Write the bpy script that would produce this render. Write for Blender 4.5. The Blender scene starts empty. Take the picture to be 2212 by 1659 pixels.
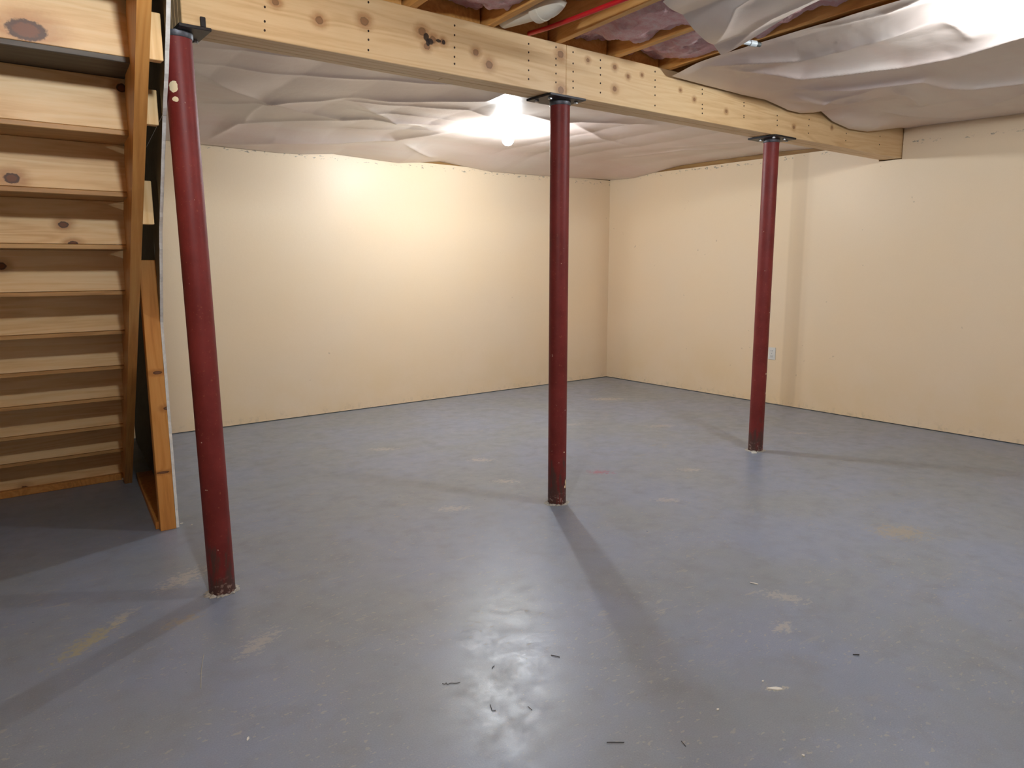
import bpy, bmesh, math, random
import numpy as np
from mathutils import Matrix, Vector

sc = bpy.context.scene
COL = sc.collection

# ------------------------------------------------------------------ camera
CAM_LOC = (0.0, 0.0, 1.312)
CR = (0.7889631, -0.6144375, -0.0019388)
CU = (0.1000172, 0.1253116, 0.9870631)
CF = (0.6062457, 0.7789503, -0.1603206)
cam_data = bpy.data.cameras.new('camera')
cam_data.sensor_width = 36.0
cam_data.lens = 36.0 * 1578.25 / 2212.0
cam_data.clip_start = 0.02
cam = bpy.data.objects.new('camera', cam_data)
COL.objects.link(cam)
m = Matrix(((CR[0], CU[0], -CF[0], CAM_LOC[0]),
            (CR[1], CU[1], -CF[1], CAM_LOC[1]),
            (CR[2], CU[2], -CF[2], CAM_LOC[2]),
            (0, 0, 0, 1)))
cam.matrix_world = m
sc.camera = cam

# ------------------------------------------------------------------ world, exposure
world = bpy.data.worlds.new('world')
sc.world = world
world.use_nodes = True
world.node_tree.nodes['Background'].inputs[0].default_value = (0.03, 0.03, 0.035, 1)
world.node_tree.nodes['Background'].inputs[1].default_value = 0.3
sc.view_settings.view_transform = 'Standard'
sc.view_settings.look = 'None'
sc.view_settings.gamma = 1.0
sc.view_settings.use_curve_mapping = False
sc.view_settings.exposure = 0.12
# bulbs of the room: (x, y, z of the bulb centre, emission strength)
BULBS = [('A', 3.56, 4.62, 2.262, 950.0),
         ('B', 3.58, 1.20, 2.325, 870.0),
         ('C', 0.50, 1.20, 2.240, 800.0)]

# ------------------------------------------------------------------ measures
XR, YB = 6.168, 6.096          # right and back wall planes
XL, YF = -2.6, -2.6            # left and front wall planes
HB = 2.15                      # underside of the beam
HJ = 2.39                      # underside of the joists
HS = 2.625                     # underside of the subfloor
BY0, BY1 = 2.862, 3.030        # beam front and back

# ------------------------------------------------------------------ small helpers
def link(name, me, mat=None, parent=None):
    o = bpy.data.objects.new(name, me)
    COL.objects.link(o)
    if mat is not None and len(me.materials) == 0:
        me.materials.append(mat)
    if parent is not None:
        o.parent = parent
        o.matrix_parent_inverse = parent.matrix_world.inverted()
    return o

def empty(name, loc):
    o = bpy.data.objects.new(name, None)
    COL.objects.link(o)
    o.location = loc
    o.matrix_world = Matrix.Translation(loc)
    o.empty_display_size = 0.05
    return o

def tag(o, label=None, cat=None, group=None, kind=None):
    if label: o['label'] = label
    if cat: o['category'] = cat
    if group: o['group'] = group
    if kind: o['kind'] = kind
    return o

def bm_box(bm, x0, x1, y0, y1, z0, z1):
    vs = [bm.verts.new(p) for p in ((x0, y0, z0), (x1, y0, z0), (x1, y1, z0), (x0, y1, z0),
                                    (x0, y0, z1), (x1, y0, z1), (x1, y1, z1), (x0, y1, z1))]
    for f in ((3, 2, 1, 0), (4, 5, 6, 7), (0, 1, 5, 4), (1, 2, 6, 5), (2, 3, 7, 6), (3, 0, 4, 7)):
        bm.faces.new([vs[i] for i in f])
    return vs

def bm_hexa(bm, pts):
    vs = [bm.verts.new(p) for p in pts]
    for f in ((3, 2, 1, 0), (4, 5, 6, 7), (0, 1, 5, 4), (1, 2, 6, 5), (2, 3, 7, 6), (3, 0, 4, 7)):
        bm.faces.new([vs[i] for i in f])

def bm_prism(bm, poly, axis_fn, t0, t1):
    """extrude a 2-D polygon; axis_fn(a, b, t) -> xyz"""
    A = [bm.verts.new(axis_fn(a, b, t0)) for a, b in poly]
    B = [bm.verts.new(axis_fn(a, b, t1)) for a, b in poly]
    bm.faces.new(A); bm.faces.new(B[::-1])
    n = len(poly)
    for i in range(n):
        j = (i + 1) % n
        bm.faces.new((A[j], A[i], B[i], B[j]))

def bm_lathe(bm, prof, cx, cy, seg=32, cap=True):
    rings = []
    for r, z in prof:
        rings.append([bm.verts.new((cx + r * math.cos(2 * math.pi * k / seg), cy + r * math.sin(2 * math.pi * k / seg), z)) for k in range(seg)])
    for a, b in zip(rings[:-1], rings[1:]):
        for k in range(seg):
            j = (k + 1) % seg
            bm.faces.new((a[k], a[j], b[j], b[k]))
    if cap:
        bm.faces.new(rings[0][::-1]); bm.faces.new(rings[-1])

def bm_tube(bm, pts, r, seg=14, caps=True):
    pts = [Vector(p) for p in pts]
    rings = []
    up = Vector((0, 0, 1))
    for i, p in enumerate(pts):
        d = (pts[min(i + 1, len(pts) - 1)] - pts[max(i - 1, 0)]).normalized()
        ref = up if abs(d.z) < 0.9 else Vector((1, 0, 0))
        a = d.cross(ref).normalized(); b = a.cross(d).normalized()
        rr = r[i] if isinstance(r, (list, tuple)) else r
        rings.append([bm.verts.new(p + (a * math.cos(2 * math.pi * k / seg) + b * math.sin(2 * math.pi * k / seg)) * rr) for k in range(seg)])
    for A, B in zip(rings[:-1], rings[1:]):
        for k in range(seg):
            j = (k + 1) % seg
            bm.faces.new((A[k], A[j], B[j], B[k]))
    if caps:
        bm.faces.new(rings[0][::-1]); bm.faces.new(rings[-1])

def finish(name, bm, mat, parent=None, bevel=0.0, smooth=False, seg=1):
    if bevel:
        bmesh.ops.bevel(bm, geom=list(bm.edges), offset=bevel, segments=seg, affect='EDGES', profile=0.5)
    bmesh.ops.recalc_face_normals(bm, faces=list(bm.faces))
    me = bpy.data.meshes.new(name)
    bm.to_mesh(me); bm.free()
    if smooth:
        if smooth is True:
            for p in me.polygons: p.use_smooth = True
        else:
            for p in me.polygons: p.use_smooth = True
            me.set_sharp_from_angle(angle=math.radians(smooth))
    return link(name, me, mat, parent)

def boxobj(name, b, mat, parent=None, bevel=0.0):
    bm = bmesh.new(); bm_box(bm, *b)
    return finish(name, bm, mat, parent, bevel)

# numpy value noise
def vnoise(x, y, seed=0):
    xi = np.floor(x).astype(np.int64); yi = np.floor(y).astype(np.int64)
    fx = x - xi; fy = y - yi
    fx = fx * fx * (3 - 2 * fx); fy = fy * fy * (3 - 2 * fy)
    def h(a, b):
        n = (a * 374761393 + b * 668265263 + seed * 974634777) & 0xffffffff
        n = ((n ^ (n >> 13)) * 1274126177) & 0xffffffff
        n = n ^ (n >> 16)
        return (n & 0xffff) / 65535.0
    return (h(xi, yi) * (1 - fx) + h(xi + 1, yi) * fx) * (1 - fy) + (h(xi, yi + 1) * (1 - fx) + h(xi + 1, yi + 1) * fx) * fy

def fbm(x, y, seed=0, oct=4):
    s = 0; a = 0.5; t = 0
    for o in range(oct):
        s = s + a * vnoise(x * 2 ** o, y * 2 ** o, seed + o); t += a; a *= 0.5
    return s / t

def sstep(e0, e1, x):
    t = np.clip((x - e0) / (e1 - e0), 0, 1)
    return t * t * (3 - 2 * t)

def grid_mesh(name, X, Y, Z, mat, parent=None, thick=0.0):
    ny, nx = X.shape
    co = np.stack([X, Y, Z], -1).reshape(-1, 3)
    idx = np.arange(nx * ny).reshape(ny, nx)
    f = np.stack([idx[:-1, :-1], idx[:-1, 1:], idx[1:, 1:], idx[1:, :-1]], -1).reshape(-1, 4)
    me = bpy.data.meshes.new(name)
    me.from_pydata(co.tolist(), [], f.tolist())
    for p in me.polygons: p.use_smooth = True
    o = link(name, me, mat, parent)
    if thick:
        md = o.modifiers.new('thickness', 'SOLIDIFY'); md.thickness = thick; md.offset = 1
    return o

# ------------------------------------------------------------------ materials
def srgb(r, g, b):
    f = lambda c: (c / 12.92 if c <= 0.04045 else ((c + 0.055) / 1.055) ** 2.4)
    return (f(r / 255), f(g / 255), f(b / 255), 1)

class NT:
    def __init__(s, name):
        s.mat = bpy.data.materials.new(name); s.mat.use_nodes = True
        s.t = s.mat.node_tree; s.bsdf = s.t.nodes['Principled BSDF']
        s.pos = s.t.nodes.new('ShaderNodeNewGeometry').outputs['Position']
    def n(s, kind, **kw):
        nd = s.t.nodes.new('ShaderNode' + kind)
        for k, v in kw.items(): setattr(nd, k, v)
        return nd
    def set(s, sock, v):
        if hasattr(v, 'links') or isinstance(v, bpy.types.NodeSocket): s.t.links.new(v, sock)
        else: sock.default_value = v
    def math(s, op, a, b=0.0, c=None, clamp=False):
        nd = s.n('Math', operation=op, use_clamp=clamp)
        s.set(nd.inputs[0], a); s.set(nd.inputs[1], b)
        if c is not None: s.set(nd.inputs[2], c)
        return nd.outputs[0]
    def vmath(s, op, a, b=None):
        nd = s.n('VectorMath', operation=op)
        s.set(nd.inputs[0], a)
        if b is not None: s.set(nd.inputs[1], b)
        return nd.outputs['Value'] if op in ('LENGTH', 'DISTANCE', 'DOT_PRODUCT') else nd.outputs[0]
    def noise(s, vec, scale, detail=4, rough=0.55, dist=0.0):
        nd = s.n('TexNoise'); s.set(nd.inputs['Vector'], vec)
        nd.inputs['Scale'].default_value = scale; nd.inputs['Detail'].default_value = detail
        nd.inputs['Roughness'].default_value = rough; nd.inputs['Distortion'].default_value = dist
        return nd.outputs['Fac']
    def ramp(s, fac, stops, interp='LINEAR'):
        nd = s.n('ValToRGB'); s.set(nd.inputs[0], fac); cr = nd.color_ramp; cr.interpolation = interp
        while len(cr.elements) < len(stops): cr.elements.new(0.5)
        for e, (p, c) in zip(cr.elements, stops):
            e.position = p; e.color = c if isinstance(c, tuple) else (c, c, c, 1)
        return nd.outputs[0]
    def step(s, fac, a, b):
        nd = s.n('MapRange', interpolation_type='SMOOTHSTEP'); s.set(nd.inputs[0], fac)
        nd.inputs[1].default_value = a; nd.inputs[2].default_value = b
        return nd.outputs[0]
    def mix(s, fac, a, b, mode='MIX'):
        nd = s.n('Mix', data_type='RGBA', blend_type=mode)
        s.set(nd.inputs[0], fac); s.set(nd.inputs[6], a); s.set(nd.inputs[7], b)
        return nd.outputs[2]
    def scale(s, v3, vec=None):
        return s.vmath('MULTIPLY', s.pos if vec is None else vec, v3)
    def bump(s, h, strength=0.3, dist=0.01):
        nd = s.n('Bump'); nd.inputs['Strength'].default_value = strength; nd.inputs['Distance'].default_value = dist
        s.set(nd.inputs['Height'], h); s.t.links.new(nd.outputs[0], s.bsdf.inputs['Normal'])
    def out(s, col, rough=0.5, metal=0.0, spec=None):
        s.set(s.bsdf.inputs['Base Color'], col); s.set(s.bsdf.inputs['Roughness'], rough)
        s.bsdf.inputs['Metallic'].default_value = metal
        if spec is not None: s.bsdf.inputs['Specular IOR Level'].default_value = spec
        return s.mat

def plain(name, rgb, rough=0.5, metal=0.0, var=0.12, sc_=30.0):
    t = NT(name)
    n = t.noise(t.pos, sc_, 3)
    dark = tuple(c * (1 - var) for c in rgb[:3]) + (1,); lite = tuple(min(1, c * (1 + var)) for c in rgb[:3]) + (1,)
    return t.out(t.ramp(n, [(0.3, dark), (0.7, lite)]), rough, metal)

def pine(name, axis, light, mid, dark, knots=(), rough=0.42, seed=0.0, kd=0.85, core_c=(128, 84, 58), RG=0.16, spec=0.4, blacks=()):
    """axis = length direction of the grain; knots = (x, y, z, rx, ry, rz)"""
    t = NT(name)
    src = t.pos
    if axis == 'slope':          # board along the stair flight
        cb = t.n('CombineXYZ'); axis = 'x'
        for i, dv in enumerate(((-.076, -.757, .649), (.995, -.1, 0.0), (.065, .646, .760))):
            t.set(cb.inputs[i], t.vmath('DOT_PRODUCT', t.pos, dv))
        src = cb.outputs[0]
    sc3 = [1.0, 1.0, 1.0]; sc3['xyz'.index(axis)] = 0.07
    base = t.vmath('ADD', src, (seed, seed * 0.7, seed * 1.3))
    d = None
    for (kx, ky, kz, rx, ry, rz) in knots:
        q = t.vmath('SUBTRACT', t.pos, (kx, ky, kz))
        q = t.vmath('MULTIPLY', q, (1 / rx, 1 / ry, 1 / rz))
        L = t.vmath('LENGTH', q)
        d = L if d is None else t.math('MINIMUM', d, L)
    v = t.vmath('MULTIPLY', base, tuple(sc3))
    w = t.noise(v, 9.0, 2, 0.5, 0.6)
    if d is not None:
        pull = t.math('DIVIDE', 0.22, t.math('ADD', t.math('MULTIPLY', d, d), 1.0))
        w = t.math('ADD', w, pull)
    rings = t.math('SINE', t.math('MULTIPLY', w, 55.0))
    rings = t.math('MULTIPLY_ADD', rings, 0.5, 0.5)
    fine = t.noise(v, 120.0, 3, 0.6)
    big = t.noise(t.vmath('MULTIPLY', base, tuple(0.5 + c for c in sc3)), 2.2, 2, 0.5)
    g = t.math('ADD', t.math('MULTIPLY', rings, RG), t.math('MULTIPLY', fine, 0.35))
    g = t.math('ADD', g, t.math('MULTIPLY', big, 0.55))
    col = t.ramp(g, [(0.25, light), (0.55, mid), (0.90, dark)])
    if d is not None:
        wob = t.math('ADD', d, t.math('MULTIPLY_ADD', t.noise(t.pos, 90.0, 2), 0.5, -0.25))
        halo = t.step(wob, 3.2, 0.9)
        col = t.mix(t.math('MULTIPLY', halo, 0.55), col, srgb(158, 98, 52))
        ring = t.step(wob, 1.12, 0.9)
        col = t.mix(t.math('MULTIPLY', ring, kd), col, srgb(62, 34, 24))
        core = t.step(wob, 0.75, 0.55)
        col = t.mix(t.math('MULTIPLY', core, 0.8), col, srgb(*core_c))
    for (kx, ky, kz, rx, ry, rz) in blacks:          # resin-black knots
        q = t.vmath('MULTIPLY', t.vmath('SUBTRACT', t.pos, (kx, ky, kz)), (1 / rx, 1 / ry, 1 / rz))
        e = t.math('ADD', t.vmath('LENGTH', q), t.math('MULTIPLY_ADD', t.noise(t.pos, 70.0, 2), 0.5, -0.25))
        col = t.mix(t.math('MULTIPLY', t.step(e, 1.1, 0.85), 0.92), col, srgb(46, 38, 34))
    t.bump(g, 0.10, 0.003)
    return t.out(col, rough, 0.0, spec)

PX = srgb
# --- concrete floor with grey paint
def make_floor_mat():
    t = NT('painted_concrete')
    P = t.pos
    big = t.noise(P, 1.3, 5, 0.6, 0.3)
    mid = t.noise(P, 5.5, 5, 0.62, 0.2)
    col = t.mix(t.step(big, 0.36, 0.66), srgb(138, 150, 171), srgb(138, 147, 154))
    col = t.mix(t.math('MULTIPLY', t.step(mid, 0.45, 0.75), 0.55), col, srgb(126, 131, 134))
    col = t.mix(t.math('MULTIPLY', t.step(t.noise(P, 14.0, 3, 0.6), 0.55, 0.75), 0.25), col, srgb(142, 150, 172))
    fine = t.noise(P, 210.0, 3, 0.7)
    col = t.mix(0.22, col, t.ramp(fine, [(0.3, srgb(88, 88, 90)), (0.7, srgb(160, 160, 166))]))
    # streaks of thin paint, drawn out along one direction
    sv = t.vmath('MULTIPLY', P, (1.0, 3.4, 1.0))
    st = t.noise(sv, 6.0, 5, 0.7, 0.4)
    zone = t.step(t.noise(P, 0.9, 2), 0.45, 0.65)
    chip = t.math('MULTIPLY', t.step(st, 0.60, 0.66), t.math('MULTIPLY_ADD', zone, 0.75, 0.25))
    # small flecks
    fl = t.noise(t.vmath('MULTIPLY', P, (1.0, 1.6, 1.0)), 34.0, 2, 0.5)
    fleck = t.math('MULTIPLY', t.step(fl, 0.64, 0.67), t.step(t.noise(P, 2.1, 2), 0.38, 0.55))
    fl2 = t.noise(t.vmath('MULTIPLY', P, (1.5, 1.0, 1.0)), 75.0, 2, 0.55)
    fleck2 = t.math('MULTIPLY', t.step(fl2, 0.66, 0.69), t.step(t.noise(P, 3.3, 2), 0.40, 0.58))
    fleck = t.math('MAXIMUM', fleck, fleck2)
    chips = t.math('MAXIMUM', t.math('MULTIPLY', chip, 0.55), t.math('MULTIPLY', fleck, 0.5))
    col = t.mix(chips, col, srgb(178, 172, 160))
    # dark scuffs
    sc2 = t.step(t.noise(P, 19.0, 4, 0.6), 0.66, 0.74)
    col = t.mix(t.math('MULTIPLY', sc2, 0.16), col, srgb(92, 88, 84))
    # individual stains  (x, y, rx, ry, rot, colour, amount)
    W = srgb(186, 180, 168); Yl = srgb(170, 160, 118); Pk = srgb(158, 92, 108); C = srgb(168, 152, 118)
    stains = [(0.30, 2.83, .20, .05, .75, Yl, .75), (0.60, 2.78, .10, .04, .3, C, .5), (3.235, 3.234, .10, .05, -.7, Pk, .85),
              (5.12, 5.055, .22, .09, -.6, W, .9), (0.70, 3.18, .15, .07, .5, W, .65), (3.65, 1.55, .17, .12, -.6, C, .6),
              (2.547, 1.50, .05, .11, .4, W, .55), (2.317, 1.366, .06, .04, .4, W, .6), (1.945, 1.157, .04, .016, -.6, W, .95),
              (2.81, 3.95, .11, .06, -.6, W, .7), (2.63, 3.454, .10, .05, -.6, W, .65), (2.43, 4.63, .13, .06, -.5, W, .6),
              (3.73, 2.914, .12, .05, -.6, W, .55), (0.77, 2.44, .13, .05, .6, W, .5), (3.13, 2.60, .10, .05, -.6, W, .6),
              (2.105, 3.226, .12, .06, -.5, W, .55), (4.6, 3.9, .16, .06, -.6, W, .5), (5.25, 3.05, .10, .04, -.7, W, .6),
              (4.05, 4.4, .12, .05, -.6, W, .45), (5.65, 3.70, .06, .03, -.7, W, .8), (0.42, 2.95, .10, .04, .7, W, .45)]
    nz = t.noise(t.vmath('MULTIPLY', P, (1.0, 1.3, 1.0)), 34.0, 6, 0.75)
    for (x, y, rx, ry, rot, c, amt) in stains:
        q = t.vmath('SUBTRACT', P, (x, y, 0.0))
        mp = t.n('Mapping', vector_type='TEXTURE'); t.set(mp.inputs[0], q)
        mp.inputs['Rotation'].default_value = (0, 0, rot); mp.inputs['Scale'].default_value = (rx * .85, ry * .85, 1.0)
        L = t.vmath('LENGTH', mp.outputs[0])
        e = t.math('ADD', L, t.math('MULTIPLY_ADD', nz, 7.0, -3.65))
        k = t.math('MULTIPLY', t.step(e, 0.9, 0.1), amt * 0.95)
        k = t.math('MULTIPLY', k, t.step(L, 2.0, 1.0))
        col = t.mix(k, col, c)
    rough = t.math('ADD', t.math('MULTIPLY_ADD', t.noise(P, 11.0, 5, 0.7), 0.46, 0.14), t.math('MULTIPLY', chips, 0.3))
    h = t.math('ADD', t.math('MULTIPLY', mid, 0.6), t.math('MULTIPLY', fine, 0.12))
    t.bump(h, 0.22, 0.006)
    return t.out(col, rough, 0.0, 0.5)

def make_wall_mat(name, stripe=None, band=(2.195, 2.25)):
    t = NT(name); P = t.pos
    sep = t.n('SeparateXYZ'); t.set(sep.inputs[0], P); z = sep.outputs[2]
    big = t.noise(P, 0.9, 4, 0.55)
    col = t.mix(t.step(big, 0.3, 0.7), srgb(244, 219, 184), srgb(242, 220, 190))
    fine = t.noise(P, 150.0, 3, 0.6)
    col = t.mix(0.05, col, t.ramp(fine, [(0.3, srgb(190, 160, 120)), (0.7, srgb(240, 220, 190))]))
    # yellow dirt near the floor
    low = t.math('MULTIPLY', t.step(z, 0.75, 0.0), t.step(t.noise(P, 3.0, 4, 0.6), 0.25, 0.75))
    col = t.mix(t.math('MULTIPLY', low, 0.40), col, srgb(232, 202, 148))
    grime = t.math('MULTIPLY', t.step(z, 0.10, 0.0), t.step(t.noise(P, 26.0, 4, 0.65), 0.50, 0.68))
    col = t.mix(t.math('MULTIPLY', grime, 0.2), col, srgb(120, 110, 84))
    # bare specks below the plate where the roller stopped
    pv = t.vmath('MULTIPLY', P, (1.0, 1.0, 2.2))
    sp = t.math('MULTIPLY', t.math('MULTIPLY', t.step(z, band[0], band[0] + .02), t.step(z, band[1], band[1] - .02)), t.step(t.noise(pv, 21.0, 4, 0.65), 0.57, 0.63))
    col = t.mix(t.math('MULTIPLY', sp, 0.75), col, srgb(128, 124, 112))
    dots = t.step(t.noise(P, 21.0, 1, 0.4), 0.80, 0.82)
    col = t.mix(t.math('MULTIPLY', dots, 0.28), col, srgb(140, 116, 84))
    if stripe:
        y = sep.outputs[1]
        s = t.math('MULTIPLY', t.step(y, stripe[0], stripe[0] + .03), t.step(y, stripe[1], stripe[1] - .03))
        col = t.mix(t.math('MULTIPLY', s, 0.28), col, srgb(196, 166, 124))
    t.bump(t.math('ADD', t.noise(P, 38.0, 3), t.math('MULTIPLY', t.noise(P, 3.0, 2), 1.5)), 0.06, 0.01)
    return t.out(col, t.math('MULTIPLY_ADD', big, 0.2, 0.32), 0.0, 0.4)

M = {}
M['floor'] = make_floor_mat()
M['wall'] = make_wall_mat('wall_paint')
M['wall_r'] = make_wall_mat('wall_paint_striped', (3.64, 3.82), (2.235, 2.285))

BEAM_KNOTS = [(1.278, 2.258, .018), (1.472, 2.291, .021), (1.744, 2.301, .021), (1.797, 2.277, .019), (1.766, 2.245, .016),
              (1.847, 2.278, .014), (2.024, 2.263, .017), (2.099, 2.222, .021), (2.535, 2.339, .021), (2.721, 2.341, .012),
              (2.54, 2.171, .021), (2.915, 2.337, .014), (3.017, 2.306, .012), (3.125, 2.329, .010), (2.918, 2.229, .016),
              (3.448, 2.295, .010), (3.574, 2.261, .012), (1.106, 2.289, .015), (3.88, 2.233, .012), (4.62, 2.22, .013), (5.1, 2.27, .012)]
M['beam'] = pine('pine_beam', 'x', PX(236, 206, 162), PX(226, 190, 142), PX(198, 152, 102),
                 [(x, BY0, z, r * .9, .06, r * .8) for x, z, r in BEAM_KNOTS], 0.42, 3.0, 0.50, (156, 114, 80), spec=0.3, blacks=[(1.764, BY0, 2.283, .014, .06, .016), (1.784, BY0, 2.268, .016, .06, .013), (1.772, BY0, 2.262, .010, .06, .016), (1.826, BY0, 2.278, .014, .06, .007), (1.852, BY0, 2.276, .009, .06, .010)])
STAIR_KNOTS = [(0.285, 2.734, 2.011, .052, .030), (0.575, 2.960, 1.927, .017, .015), (0.243, 3.186, 1.619, .024, .018), (0.414, 3.412, 1.474, .018, .013),
               (0.441, 3.412, 1.398, .018, .013), (0.209, 3.638, 1.313, .018, .015), (0.208, 3.864, 0.939, .028, .018), (0.596, 4.09, 0.755, .018, .011),
               (0.566, 4.542, 0.353, .016, .012), (0.661, 4.768, 0.189, .02, .012), (0.28, 4.97, 0.03, .02, .02)]
M['riser'] = pine('pine_riser', 'x', PX(240, 210, 166), PX(230, 192, 140), PX(198, 146, 92),
                  [(x, y, z, rx, .05, rz) for x, y, z, rx, rz in STAIR_KNOTS], 0.44, 11.0, 0.9, (120, 70, 40), spec=0.25)
M['tread'] = pine('pine_tread', 'x', PX(206, 164, 108), PX(184, 138, 84), PX(136, 94, 52), (), 0.5, 17.0)
M['tread_dark'] = pine('dark_tread', 'x', PX(92, 84, 74), PX(70, 60, 50), PX(46, 38, 32), (), 0.55, 18.0)  # darker grey-brown tone, used on one upper tread
M['stringer'] = pine('fir_stringer', 'slope', PX(214, 160, 92), PX(196, 136, 70), PX(150, 94, 42), (), 0.5, 23.0)
M['stud'] = pine('fir_stud', 'z', PX(222, 160, 88), PX(208, 142, 70), PX(164, 98, 42),
                 [(.835, 3.836, .62, .02, .05, .010), (.79, 3.836, .30, .03, .05, .006), (.80, 3.836, .80, .02, .05, .008)], 0.5, 31.0)
M['block'] = pine('pine_block', 'z', PX(238, 208, 158), PX(226, 188, 130), PX(196, 146, 90), (), 0.5, 33.0)
M['joist'] = pine('fir_joist', 'y', PX(236, 186, 118), PX(222, 164, 92), PX(180, 122, 62), (), 0.5, 41.0)
M['subfloor'] = pine('plywood_subfloor', 'y', PX(206, 164, 114), PX(190, 144, 94), PX(150, 106, 64), (), 0.7, 51.0)
M['sill'] = pine('fir_sill', 'x', PX(176, 138, 86), PX(156, 116, 66), PX(118, 82, 44), (), 0.6, 61.0)  # wood tone darkened: shade below the ceiling put into the colour
M['sill_y'] = pine('fir_sill_side', 'y', PX(176, 138, 86), PX(156, 116, 66), PX(118, 82, 44), (), 0.6, 63.0)  # same shade-darkened tone, grain along the side wall
M['steel'] = plain('black_steel', srgb(46, 44, 46), 0.42, 0.6, 0.3, 40)
M['collar'] = plain('bare_steel', srgb(92, 92, 98), 0.5, 0.7, 0.3, 60)
M['bolt'] = plain('zinc_bolt', srgb(170, 170, 172), 0.3, 0.9, 0.2, 60)
M['nail'] = plain('rusty_nail', srgb(58, 38, 28), 0.6, 0.3, 0.3, 80)
M['gyp'] = plain('gypsum_paper', srgb(138, 140, 134), 0.85, 0.0, 0.10, 20)
M['gypedge'] = plain('gypsum_core', srgb(246, 246, 242), 0.9, 0.0, 0.08, 70)
M['grout'] = plain('grout', srgb(176, 172, 162), 0.9, 0.0, 0.25, 90)
M['white'] = plain('white_plastic', srgb(226, 224, 218), 0.35, 0.0, 0.03, 20)
M['slot'] = plain('dark_slot', srgb(40, 38, 36), 0.6)
M['pvc'] = plain('pvc', srgb(224, 216, 200), 0.32, 0.0, 0.06, 12)
M['red'] = plain('red_tubing', srgb(206, 26, 34), 0.35, 0.0, 0.08, 12)
M['conduit'] = plain('conduit_white', srgb(190, 196, 198), 0.45, 0.0, 0.06, 12)
M['darkcap'] = plain('dark_rubber', srgb(70, 72, 70), 0.6)
M['porcelain'] = plain('porcelain', srgb(232, 230, 224), 0.25, 0.0, 0.02, 10)
M['lint'] = plain('dark_lint', srgb(74, 73, 74), 0.9)
M['scrap'] = plain('white_scrap', srgb(226, 224, 214), 0.8)
M['straw'] = plain('straw', srgb(190, 180, 150), 0.8)

def make_post_mat(name, spots=()):
    t = NT(name); P = t.pos
    sep = t.n('SeparateXYZ'); t.set(sep.inputs[0], P); z = sep.outputs[2]
    n = t.noise(P, 7.0, 5, 0.65)
    col = t.mix(t.step(n, 0.3, 0.7), srgb(108, 34, 30), srgb(124, 44, 40))
    col = t.mix(t.math('MULTIPLY', t.step(t.noise(P, 85.0, 3, 0.6), 0.64, 0.7), 0.5), col, srgb(150, 84, 62))
    sv = t.vmath('MULTIPLY', P, (1.0, 1.0, 0.25))
    wear = t.math('ADD', t.noise(sv, 30.0, 4, 0.65), t.math('MULTIPLY_ADD', z, -1.15, 0.14))
    col = t.mix(t.math('MULTIPLY', t.step(wear, 0.40, 0.58), 0.85), col, srgb(74, 56, 50))
    foot = t.math('MULTIPLY', t.step(z, 0.09, 0.02), t.step(t.noise(P, 55.0, 3, 0.6), 0.55, 0.62))
    col = t.mix(t.math('MULTIPLY', foot, 0.6), col, srgb(176, 150, 136))
    fl = t.step(t.noise(P, 42.0, 1, 0.4), 0.79, 0.81)
    col = t.mix(t.math('MULTIPLY', fl, 0.8), col, srgb(206, 180, 160))
    wob = t.math('MULTIPLY_ADD', t.noise(P, 60.0, 3), 0.8, -0.4)
    for (sx, sy, sz, r, rz) in spots:
        q = t.vmath('MULTIPLY', t.vmath('SUBTRACT', P, (sx, sy, sz)), (1 / r, 1 / r, 1 / rz))
        e = t.math('ADD', t.vmath('LENGTH', q), wob)
        col = t.mix(t.step(e, 1.05, 0.95), col, srgb(244, 226, 186))
    t.bump(n, 0.15, 0.004)
    return t.out(col, t.math('MULTIPLY_ADD', n, 0.2, 0.42), 0.0, 0.35)

def make_plastic(name, white=False):
    t = NT(name); P = t.pos
    a = t.noise(P, 0.8, 3, 0.5)
    b = t.noise(t.vmath('MULTIPLY', P, (0.35, 1.6, 1.0)), 2.2, 3, 0.55)
    col = t.mix(t.step(a, 0.35, 0.65), srgb(224, 210, 200), srgb(226, 206, 198))
    col = t.mix(t.math('MULTIPLY', t.step(b, 0.42, 0.68), 0.30), col, srgb(214, 178, 166))
    t.bump(t.math('ADD', t.noise(P, 16.0, 4, 0.6), t.math('MULTIPLY', t.noise(t.vmath('MULTIPLY', P, (1, .3, 1)), 7.0, 3), 1.2)), 0.10, 0.012)
    return t.out(col, 0.30, 0.0, 0.42)
M['plastic'] = make_plastic('milky_plastic')

def make_insul():
    t = NT('pink_fibreglass'); P = t.pos
    n = t.noise(P, 18.0, 6, 0.7, 0.6)
    col = t.ramp(n, [(0.3, srgb(242, 176, 176)), (0.55, srgb(255, 214, 212)), (0.8, srgb(255, 240, 238))])
    t.bump(t.noise(P, 60.0, 6, 0.75), 0.9, 0.02)
    return t.out(col, 1.0, 0.0, 0.0)
M['insul'] = make_insul()

def make_bulb_mat(strength):
    t = NT('bulb_glow_%d' % int(strength))
    t.out((0.9, 0.9, 0.9, 1), 0.4)
    t.bsdf.inputs['Emission Color'].default_value = (0.885, 0.955, 1.0, 1)
    t.bsdf.inputs['Emission Strength'].default_value = strength
    return t.mat

# ------------------------------------------------------------------ the setting
boxobj_floor = boxobj('floor', (XL - .3, XR + .3, YF - .3, YB + .3, -0.12, 0.0), M['floor'])
tag(boxobj_floor, 'grey painted concrete basement floor with worn chips and stains', kind='structure')

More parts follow.
